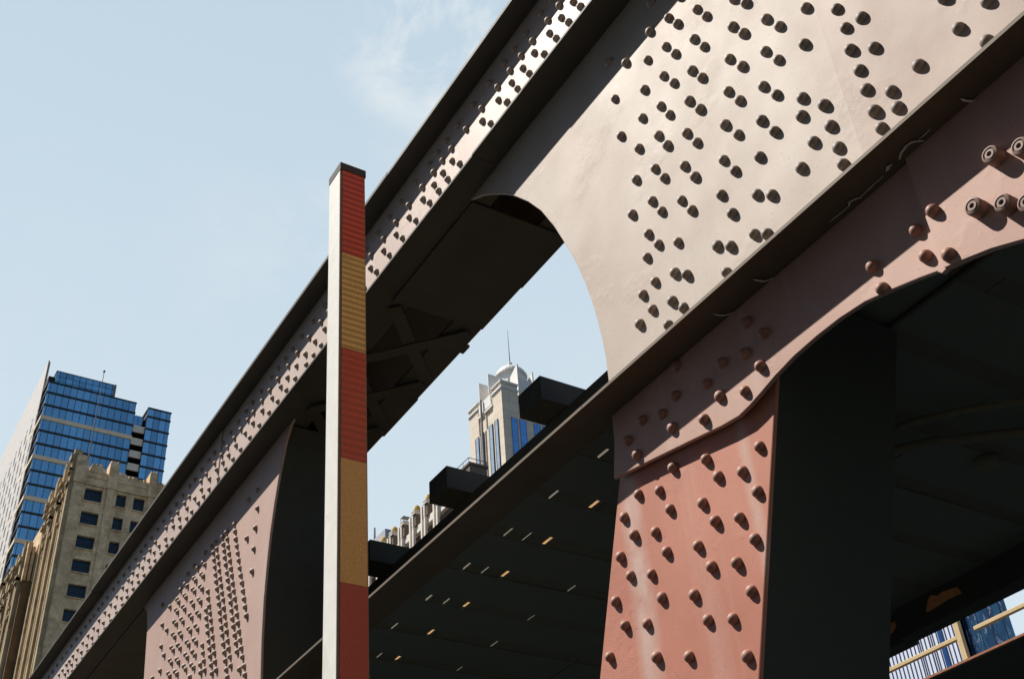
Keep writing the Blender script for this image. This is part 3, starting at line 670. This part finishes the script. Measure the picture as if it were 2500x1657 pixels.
# ------------------------------------------------------------------ crossing gate arm
Yg, s = 2.6, 1.3
gate = thing("crossing_gate_arm", (1.16, Yg, -H), "raised square crossing gate arm, white side, striped red and amber front", "gate arm")
def arm_x(z): return 0.851 * s + 0.024 * s * (2.189 * s - z) / s
zt = 2.165 * s
zb = -H
prof = []
def slanted(x_off0, x_off1, y0, y1, z0, z1):
    m = MB()
    a0, a1 = arm_x(z0), arm_x(z1)
    return m.add([(a0 + x_off0, y0, z0), (a0 + x_off1, y0, z0), (a0 + x_off0, y1, z0), (a0 + x_off1, y1, z0),
                  (a1 + x_off0, y0, z1), (a1 + x_off1, y0, z1), (a1 + x_off0, y1, z1), (a1 + x_off1, y1, z1)],
                 [(0, 2, 3, 1), (4, 5, 7, 6), (0, 1, 5, 4), (2, 6, 7, 3), (0, 4, 6, 2), (1, 3, 7, 5)])
DEP, WID = 0.089, 0.0885
beam = slanted(0.0, WID, Yg + 0.003, Yg + DEP, zb, zt).build("beam", M['white'], gate, bevel=0.002)
slanted(-0.0005, 0.007, Yg + 0.0015, Yg + 0.004, zb, zt).build("edge_strip", M['gate_edge'], beam)
slanted(WID - 0.0022, WID + 0.0008, Yg + 0.0015, Yg + 0.004, zb, zt).build("edge_strip", M['gate_edge'], beam)
slanted(-0.001, WID + 0.003, Yg - 0.003, Yg + DEP + 0.001, zt + 0.0005, 2.189 * s).build("end_cap", M['gate_cap'], gate)
zs = [2.165, 1.890, 1.608, 1.318, 1.032, 0.745, 0.46, 0.17, -0.11, -0.4, -0.7, -1.0]
mats = ['red_a', 'amber_a', 'red_b', 'amber_b', 'red_c', 'amber_b', 'red_c', 'amber_b', 'red_c', 'amber_b', 'red_c']
for i, k in enumerate(mats):
    slanted(0.0075, WID - 0.0025, Yg - 0.0005, Yg + 0.0025, zs[i + 1] * s + 0.0006, zs[i] * s).build("reflective_stripe", M[k], gate)

# ------------------------------------------------------------------ raised walkway across the street, with its rail
wk = thing("raised_walkway", (11.0, 9.0, 4.1), "black underside of a raised walkway with a thin rusty lip, lower right corner", "walkway")
MB().box(10.03, 15.0, -3.0, 40.0, 4.172, 4.20).build("deck_plate", M['steel_black'], wk)
MB().box(9.985, 10.028, -3.0, 40.0, 4.168, 4.190).build("lip", M['rust_lip'], wk)
for yy in range(-2, 40, 4):
    MB().box(10.2, 14.8, yy, yy + 0.2, 3.92, 4.171).build("cross_beam", M['steel_black'], wk)
rail = thing("guard_railing", (10.05, 7.2, 4.2), "cream painted guard rail with one flat post on the raised walkway lip", "railing")
MB().box(10.0, 10.05, 7.255, 30.0, 4.415, 4.455).build("rail_bar", M['cream'], rail, bevel=0.004)
MB().box(10.0, 10.05, -3.0, 7.03, 4.425, 4.465).build("rail_bar", M['cream'], rail, bevel=0.004)
MB().box(9.998, 10.05, 7.195, 7.255, 4.195, 5.3).build("post", M['cream'], rail)

# ------------------------------------------------------------------ blue glass tower
S = 2.32
YF = 100 * S
tower = thing("glass_tower", (45, 245, -H), "tall blue glass tower with a white slab side and stacked pale balconies", "skyscraper")
pitch = 1.417
def lv(k): return (63.77 - pitch * k) * S
XL, XM, XR0, XR1 = 13.555 * S, 21.93 * S, 23.16 * S, 25.44 * S
ROOF = 66.42 * S
MB().box(XL + 0.15, XM - 0.05, YF + 0.4, YF + 30, -H, ROOF - 0.3).build("core", M['tower_side'], tower)
for k in range(-2, 22):
    top = ROOF - 0.25 if k == -2 else lv(k)
    bot = lv(k + 1)
    if k >= -1:
        tan = k % 3 == 1
        th = 0.95 if tan else 0.36
        MB().box(XL - (0.25 if tan else 0.12), XM + 0.1, YF - 0.22, YF + 12.4, top - th / 2, top + th / 2).build("floor_band", M['slab_tan' if tan else 'slab_dark'], tower)
    MB().box(XL, XM, YF, YF + 0.39, bot + 0.02, top).build("window_band", M['tower_glass'], tower)
MB().box(XL - 0.1, XM + 0.1, YF - 0.15, YF + 0.5, ROOF - 0.25, ROOF).build("coping", M['slab_dark'], tower)
pent = MB().box(14.06 * S, 19.50 * S, YF - 0.3, YF + 12, ROOF + 0.02, 67.66 * S).build("rooftop_screen", M['tower_pent'], tower)
MB().box(14.02 * S, 19.52 * S, YF - 0.35, YF + 12, 67.66 * S, 67.74 * S).build("coping", M['slab_dark'], pent)
MB().box(19.54 * S, 19.76 * S, YF - 0.35, YF + 8, ROOF + 0.02, 67.78 * S).build("end_wall", M['concrete'], tower)
MB().box(13.5 * S, 14.05 * S, YF + 1.0, YF + 9, ROOF + 0.03, 67.30 * S).build("plant_room", M['void'], tower)
# balcony recess and the right-hand bay
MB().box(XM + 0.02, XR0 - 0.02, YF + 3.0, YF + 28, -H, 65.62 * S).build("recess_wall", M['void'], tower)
MB().box(XM + 0.1, XR0 - 0.35, YF + 2.2, YF + 2.99, 64.42 * S, 65.60 * S).build("window_band", M['tower_glass'], tower)
for k in range(-1, 14):
    t_ = (62.60 - pitch * k) * S
    b_ = MB().box(XM + 0.06, XR0 - 0.06, YF + 0.5, YF + 0.75, t_ - 1.75, t_)
    bo = b_.build("balcony", M['balcony'], tower)
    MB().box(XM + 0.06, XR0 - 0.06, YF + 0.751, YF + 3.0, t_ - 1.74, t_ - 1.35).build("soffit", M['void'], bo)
MB().box(XR0 + 0.1, XR1 - 0.05, YF + 0.4, YF + 26, -H, 66.0 * S).build("core", M['tower_side'], tower)
for k in range(-2, 20):
    top = 66.10 * S if k == -2 else lv(k)
    MB().box(XR0, XR1, YF, YF + 0.39, lv(k + 1) + 0.02, top).build("window_band", M['tower_glass'], tower)
    if k >= -1: MB().box(XR0 - 0.1, XR1 + 0.1, YF - 0.2, YF + 10, top - 0.18, top + 0.18).build("floor_band", M['slab_dark'], tower)
MB().box(XR0 - 0.1, XR1 + 0.1, YF - 0.15, YF + 10, 66.10 * S, 66.24 * S).build("coping", M['slab_dark'], tower)
YW = 237.4
MB().box(13.15 * 2.374, 13.24 * 2.374, YW, YW + 0.6, -H, 68.75 * 2.374).build("wall_end", M['concrete'], tower)
MB().box(13.15 * 2.374 - 0.003, 13.24 * 2.374 + 0.3, YW + 0.61, YW + 75, -H, 68.75 * 2.374).build("slab_wall", M['slit_wall'], tower)

# ------------------------------------------------------------------ masonry tower
q = 3.0
YM = 150.0
mas = thing("masonry_tower", (36, 160, -H), "weathered tan masonry tower with notched parapet and dark square windows", "building")
XA, XB = 8.70 * q, 17.5 * q
WALLTOP = 28.98 * q
# front wall with real openings: built from piers and spandrels
WX = [(9.29, 10.08), (10.73, 11.19), (11.53, 12.05), (12.75, 13.25), (13.6, 14.1), (15.0, 15.8)]
ROWZ = [(28.05, 27.38), (26.85, 26.2), (25.63, 25.0), (24.48, 23.85), (23.28, 22.66), (22.11, 21.5), (20.95, 20.35), (19.8, 19.2), (18.6, 18.0), (17.4, 16.8)]
wall = MB()
xs = [8.70] + [v for p in WX for v in p] + [17.5]
for i in range(0, len(xs), 2):
    wall.box(xs[i] * q, xs[i + 1] * q, YM, YM + 1.0, -H, WALLTOP)
for a, b in WX:
    zprev = WALLTOP / q
    for t_, b_ in ROWZ:
        wall.box(a * q, b * q, YM + 0.02, YM + 1.0, t_ * q, zprev * q)
        zprev = b_
    wall.box(a * q, b * q, YM + 0.02, YM + 1.0, -H, zprev * q)
wall.box(XA + 0.02, XB, YM + 1.9, YM + 24, -H, WALLTOP - 0.1)
wall_o = wall.build("wall", M['terracotta'], mas)
for a, b in WX:
    for t_, b_ in ROWZ:
        f = MB().box(a * q + 0.01, b * q - 0.01, YM + 0.50, YM + 0.62, b_ * q + 0.01, t_ * q - 0.01).build("window", M['dark_glass'], mas)
        m_ = (a + b) / 2 * q
        fr = MB().box(m_ - 0.05, m_ + 0.05, YM + 0.44, YM + 0.499, b_ * q + 0.02, t_ * q - 0.02)
        z_ = (t_ + b_) / 2 * q
        fr.box(a * q + 0.02, m_ - 0.051, YM + 0.44, YM + 0.499, z_ - 0.05, z_ + 0.05).box(m_ + 0.051, b * q - 0.02, YM + 0.44, YM + 0.499, z_ - 0.05, z_ + 0.05)
        fr.build("sash", M['slab_dark'], f)
        MB().box(a * q - 0.1, b * q + 0.1, YM - 0.16, YM + 0.49, b_ * q - 0.14, b_ * q + 0.008).build("sill", M['terracotta'], f)
def merlon(x0, x1, top, base=28.2, proud=0.30):
    m = MB()
    m.box(x0 * q, x1 * q, YM - proud, YM + 1.6, base * q, top * q - 0.35)
    m.box(x0 * q + 0.12, x1 * q - 0.12, YM - proud + 0.1, YM + 1.5, top * q - 0.35, top * q - 0.12)
    for k in range(3):
        a = x0 * q + 0.1 + k * (x1 - x0) * q / 3
        m.box(a, a + (x1 - x0) * q / 3 - 0.22, YM - proud + 0.05, YM + 1.4, top * q - 0.12, top * q + random.uniform(-0.02, 0.12))
    m.build("merlon", M['terracotta'], mas)
merlon(8.69, 9.20, 29.65); merlon(9.385, 9.94, 29.36, 28.9, 0.1); merlon(10.21, 10.64, 29.66); merlon(12.11, 12.47, 29.58)
merlon(14.3, 14.8, 29.6); merlon(16.0, 16.5, 29.6)
crest = MB()
for x0, x1 in ((10.66, 12.09), (12.49, 14.28), (14.82, 15.98)):
    x = x0
    while x < x1 - 0.1:
        w_ = random.uniform(0.10, 0.17)
        crest.box(x * q, min(x + w_, x1) * q, YM - 0.05, YM + 0.9, WALLTOP + 0.002, WALLTOP + random.uniform(0.12, 0.55))
        x += w_ + 0.03
crest.build("cresting", M['terracotta'], mas)
pil = MB()
for x0, x1 in ((8.70, 9.20), (10.22, 10.62), (12.13, 12.46), (14.3, 14.8)):
    pil.box(x0 * q + 0.1, x1 * q - 0.1, YM - 0.18, YM - 0.002, 18 * q, 28.19 * q)
for x0, x1 in ((9.24, 10.2), (10.66, 12.1), (12.5, 14.28)):
    pil.box(x0 * q, x1 * q, YM - 0.10, YM - 0.003, 28.62 * q, 28.72 * q)
    pil.box(x0 * q, x1 * q, YM - 0.22, YM - 0.003, 28.18 * q, 28.27 * q)
pil.build("pilaster", M['terracotta'], mas)
def fluted(x, ya, yb, top, name="fluted_pier"):
    yv = ya
    i = 0
    while yv < yb:
        wide = i % 3 == 0
        w_ = 1.1 if wide else 0.5
        zt_ = top + (1.2 if wide else -2.2 - random.random())
        m = MB().box(x - (0.55 if wide else 0.3), x - 0.001, yv, yv + w_, -H, zt_)
        if wide: m.box(x - 0.45, x + 0.6, yv + 0.12, yv + w_ - 0.12, zt_, zt_ + 0.7)
        for j in range(4 if wide else 2):
            zz = zt_ - 0.6 - random.random() * 7
            m.box(x - (0.85 if wide else 0.55), x - 0.3, yv - 0.08, yv + w_ + 0.08, zz, zz + random.uniform(0.3, 0.9))
        m.build(name, M['terracotta_lit'], mas)
        yv += w_ + 0.75
        i += 1
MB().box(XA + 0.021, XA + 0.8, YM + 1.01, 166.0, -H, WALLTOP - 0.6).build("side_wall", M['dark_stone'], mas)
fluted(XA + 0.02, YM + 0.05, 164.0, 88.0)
MB().box(24.45, 60, 165.0, 225.0, -H, 80.6).build("wing", M['terracotta_brown'], mas)
wt = MB()
for a, b, c in ((24.25, 24.7, 81.9), (24.9, 25.3, 81.3), (25.5, 26.0, 81.7), (26.2, 27.0, 81.2)):
    wt.box(a, b, 164.7, 165.8, 76.0, c)
wt.build("merlon", M['terracotta'], mas)
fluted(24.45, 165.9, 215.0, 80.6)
fp = MB()
fp.tube([(27.72, 150.9, 88.9), (27.74, 150.9, 104.15)], [0.085, 0.045], 8)
fp.lathe((27.74, 150.9), [(0.0, 104.0), (0.13, 104.08), (0.19, 104.24), (0.13, 104.4), (0.0, 104.46)], 12)
fp.build("flagpole", M['mast'], mas)

# ------------------------------------------------------------------ stone tower with a domed crown
k5 = 1.5
ct = thing("domed_tower", (158, 240, -H), "pale stone tower with stepped corners, white fins and a domed crown with a spire", "skyscraper")
def C(x0, x1, u0, u1, z0, z1, mb=None):
    return (mb or MB()).box(x0 * k5, x1 * k5, u0 * k5, u1 * k5, z0 * k5, z1 * k5)
body = C(100.0, 122, 154.33, 166.5, -1, 119.36)
C(100.0, 103.62, 154.33, 157.6, 119.37, 127.0, body)
C(100.0, 103.62, 163.05, 166.5, 119.37, 126.9, body)
C(100.25, 118, 157.61, 163.04, 119.37, 123.9, body)
C(103.63, 112, 156.0, 157.6, 119.37, 124.5, body)
C(103.0, 112, 157.61, 163.0, 123.91, 127.0, body)
body_o = body.build("wall", M['ashlar'], ct)
for u0, u1 in ((154.33, 157.6), (163.05, 166.5)):
    for z in (125.45, 126.85):
        cor = C(99.72, 103.75, u0 - 0.28, u1 + 0.12, z, z + 0.28)
        C(99.86, 103.70, u0 - 0.14, u1 + 0.06, z - 0.22, z + 0.001, cor)
        cor.build("cornice", M['white_metal'], ct)
C(99.80, 100.3, 157.61, 160.9, 123.2, 123.6).build("cornice", M['white_metal'], ct)
C(99.80, 100.3, 161.3, 163.04, 123.2, 123.6).build("cornice", M['white_metal'], ct)
MB().box(99.9 * k5, 100.24 * k5, 158.2 * k5, 162.6 * k5, 123.95 * k5, 126.2 * k5).build("crest_window", M['white_metal'], ct)
for u0, u1 in ((163.12, 164.40), (161.25, 162.45), (157.96, 159.28), (156.04, 157.22)):
    f = MB().box(100.0 * k5 - 0.28, 100.0 * k5 - 0.004, u0 * k5, u1 * k5, 60, 119.4 * k5).build("window", M['slab_dark'], ct)
    MB().box(100.0 * k5 - 0.33, 100.0 * k5 - 0.281, u0 * k5 + 0.02, u1 * k5 - 0.52, 60, 119.4 * k5 - 0.3).build("pane", M['sky_pane'], f)
for x0, x1 in ((101.77, 103.10), (103.59, 105.04), (106.74, 108.20), (108.7, 110.1), (111.8, 113.2)):
    f = MB().box(x0 * k5, x1 * k5, 154.33 * k5 - 0.12, 154.33 * k5 - 0.004, 60, 119.30 * k5).build("window", M['slab_dark'], ct)
    MB().box(x0 * k5 + 0.05, x1 * k5 - 0.18, 154.33 * k5 - 0.17, 154.33 * k5 - 0.121, 60, 119.30 * k5 - 0.1).build("pane", M['blue_pane'], f)
MB().tube([(99.5 * k5, 160.95 * k5, 60), (99.5 * k5, 161.1 * k5, 126.5 * k5)], 0.32, 8).build("rib", M['mast'], ct)
dc = (106.4 * k5, 160.4 * k5)
MB().lathe(dc, [(3.05 * k5, 126.0 * k5), (3.05 * k5, 133.2 * k5)], 8).build("drum", M['white_metal'], ct)
dome = MB().lathe(dc, [(3.3 * k5, 133.2 * k5), (3.3 * k5, 133.55 * k5), (3.12 * k5, 133.6 * k5), (2.95 * k5, 134.2 * k5), (2.4 * k5, 134.95 * k5), (1.6 * k5, 135.45 * k5), (0.8 * k5, 135.7 * k5), (0.45 * k5, 135.75 * k5), (0.45 * k5, 137.0 * k5), (0.25 * k5, 137.2 * k5)], 28).build("dome", M['white_metal'], ct)
MB().tube([(*dc, 137.4 * k5), (*dc, 145.4 * k5)], [0.16, 0.05], 8).build("spire", M['mast'], dome)
for x0, x1, u0, u1, z0, z1 in ((100.0, 103.1, 162.25, 162.45, 126.9, 131.35), (100.0, 103.3, 158.75, 158.95, 127.0, 131.4)):
    C(x0, x1, u0, u1, z0, z1).build("fin", M['white_metal'], ct)
MB().prism([(155.1 * k5, 124.6 * k5), (155.1 * k5, 132.9 * k5), (157.8 * k5, 131.2 * k5), (157.8 * k5, 124.6 * k5)], 104.45 * k5, 104.7 * k5).build("fin", M['white_metal'], ct)
MB().prism([(155.1 * k5, 124.6 * k5), (155.1 * k5, 132.0 * k5), (157.8 * k5, 130.6 * k5), (157.8 * k5, 124.6 * k5)], 107.9 * k5, 108.15 * k5).build("fin", M['white_metal'], ct)
C(104.71, 107.89, 155.3, 155.5, 124.6, 129.6).build("fin", M['white_metal'], ct)

# ------------------------------------------------------------------ building with a row of gold capped pinnacles
pb = thing("pinnacled_building", (128, 230, -H), "pale stone building edged with a row of gold capped pinnacles", "building")
def D(x0, x1, u0, u1, z0, z1, mb=None):
    return (mb or MB()).box(x0 * k5, x1 * k5, u0 * k5, u1 * k5, z0 * k5, z1 * k5)
main = D(80.9, 99.4, 141.0, 176.0, -1, 90.2)
D(81.9, 98, 141.5, 175.5, 90.21, 92.6, main)
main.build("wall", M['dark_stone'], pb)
sp_ = MB()
for z0, z1 in ((89.15, 90.45), (83.0, 84.3), (77.0, 78.3)):
    D(80.2, 80.89, 141.0, 176.0, z0, z1, sp_)
sp_.build("spandrel", M['pale_stone'], pb)
up = MB()
for k in range(-1, 8):
    uc = 147.75 + 4.06 * k
    D(80.95, 81.6, uc + 0.9, uc + 2.3, 90.46, 93.3 - 0.4, up)
up.build("attic", M['pale_stone'], pb)
for k in range(-1, 8):
    uc = 147.75 + 4.06 * k
    pr = MB()
    D(79.75, 80.19, uc + 1.15, uc + 1.60, -1, 92.7, pr)
    D(79.75, 80.19, uc + 0.10, uc + 0.55, -1, 92.0, pr)
    pr.build("pier", M['pale_stone'], pb)
    p_ = MB()
    D(79.9, 81.1, uc - 0.45, uc + 0.55, 90.47, 92.6, p_)
    pn = p_.build("pinnacle", M['dark_stone'], pb)
    t_ = MB()
    D(79.7, 79.899, uc + 0.15, uc + 0.55, 90.47, 92.6, t_)
    D(79.65, 81.25, uc - 0.6, uc + 0.75, 92.61, 92.85, t_)
    D(79.8, 81.1, uc - 0.45, uc + 0.6, 92.86, 93.15, t_)
    D(79.65, 81.25, uc - 0.55, uc + 0.7, 93.16, 93.32, t_)
    t_.build("cornice", M['pale_stone'], pn)
    if k != 2:
        MB().lathe((80.45 * k5, (uc + 0.07) * k5), [(0.60 * k5, 93.33 * k5), (0.62 * k5, 93.7 * k5), (0.52 * k5, 94.15 * k5), (0.25 * k5, 94.45 * k5), (0.05, 94.5 * k5)], 12).build("cap", M['gold'], pn)
    else:
        cg = MB()
        for a, b in ((79.8, -0.45), (81.0, -0.45), (79.8, 0.55), (81.0, 0.55)):
            cg.tube([(a * k5, (uc + b) * k5, 93.33 * k5), (a * k5, (uc + b) * k5, 94.1 * k5)], 0.07, 6)
        D(79.75, 81.05, uc - 0.5, uc + 0.6, 94.1, 94.16, cg)
        cg.build("cage", M['mast'], pn)

hs = MB()
D(80.4, 83.5, 134.4, 138.0, 80.0, 92.9, hs)
D(80.2, 83.7, 134.2, 138.3, 92.91, 93.3, hs)
hs.build("stair_house", M['dark_stone'], pb)
hr = MB()
for a, b in ((80.3, 134.4), (80.3, 136.2), (80.3, 138.1), (83.5, 134.4), (83.5, 138.1)):
    hr.tube([(a * k5, b * k5, 93.3 * k5), (a * k5, b * k5, 94.0 * k5)], 0.06, 6)
D(80.2, 80.3, 134.3, 138.2, 94.0, 94.08, hr)
D(80.31, 83.6, 134.3, 134.4, 94.0, 94.08, hr)
hr.build("roof_rail", M['mast'], pb)
MB().box(80.0 * k5, 80.39 * k5, 136.8 * k5, 138.0 * k5, 80 * k5, 92.6 * k5).build("pier", M['pale_stone'], pb)

# ------------------------------------------------------------------ far pale tower beyond
ft = thing("far_tower", (245, 500, -H), "small pale far tower with a thin mast left of the pinnacles", "skyscraper")
b_ = MB().box(240, 252, 488, 503.0, -H, 286)
b_.box(240, 250, 503.1, 520, -H, 276)
b_.build("wall", M['haze_stone'], ft)
MB().tube([(241, 502.5, 286), (241, 502.5, 293.5)], [0.7, 0.5], 6).build("mast", M['haze_stone'], ft)

# ------------------------------------------------------------------ buildings under the deck, right
fb = thing("finned_building", (100, 72, -H), "white panelled building with close dark vertical joints behind the guard rail", "building")
MB().slab([(90.3, 64.95), (90.3, 90), (110, 104), (110, 79.6)], -H, 60).build("wall", M['fin_white'], fb)
fj = MB()
yy = 65.2
i = 0
while yy < 90:
    w_ = random.choice((0.03, 0.035, 0.04, 0.06))
    if not 66.75 < yy < 67.5:
        fj.box(90.22, 90.299, yy, yy + w_, -H, 60)
        if random.random() < 0.22: fj.box(90.22, 90.299, yy + 0.24, yy + 0.27, -H, 60)
    yy += random.choice((0.47, 0.47, 0.50, 0.44))
    i += 1
fj.build("joint", M['fin_dark'], fb)
MB().box(90.2, 90.298, 66.87, 67.36, -H, 60).build("glass_strip", M['strip_blue'], fb)
gt = thing("dark_glass_tower", (100, 62, -H), "dark blue glass tower with wavering reflections right of the white panelled building", "skyscraper")
MB().slab([(91.0, 60.05), (91.0, 64.9), (110, 80.0), (110, 73.4)], -H, 66).build("glass_wall", M['wobble_glass'], gt)
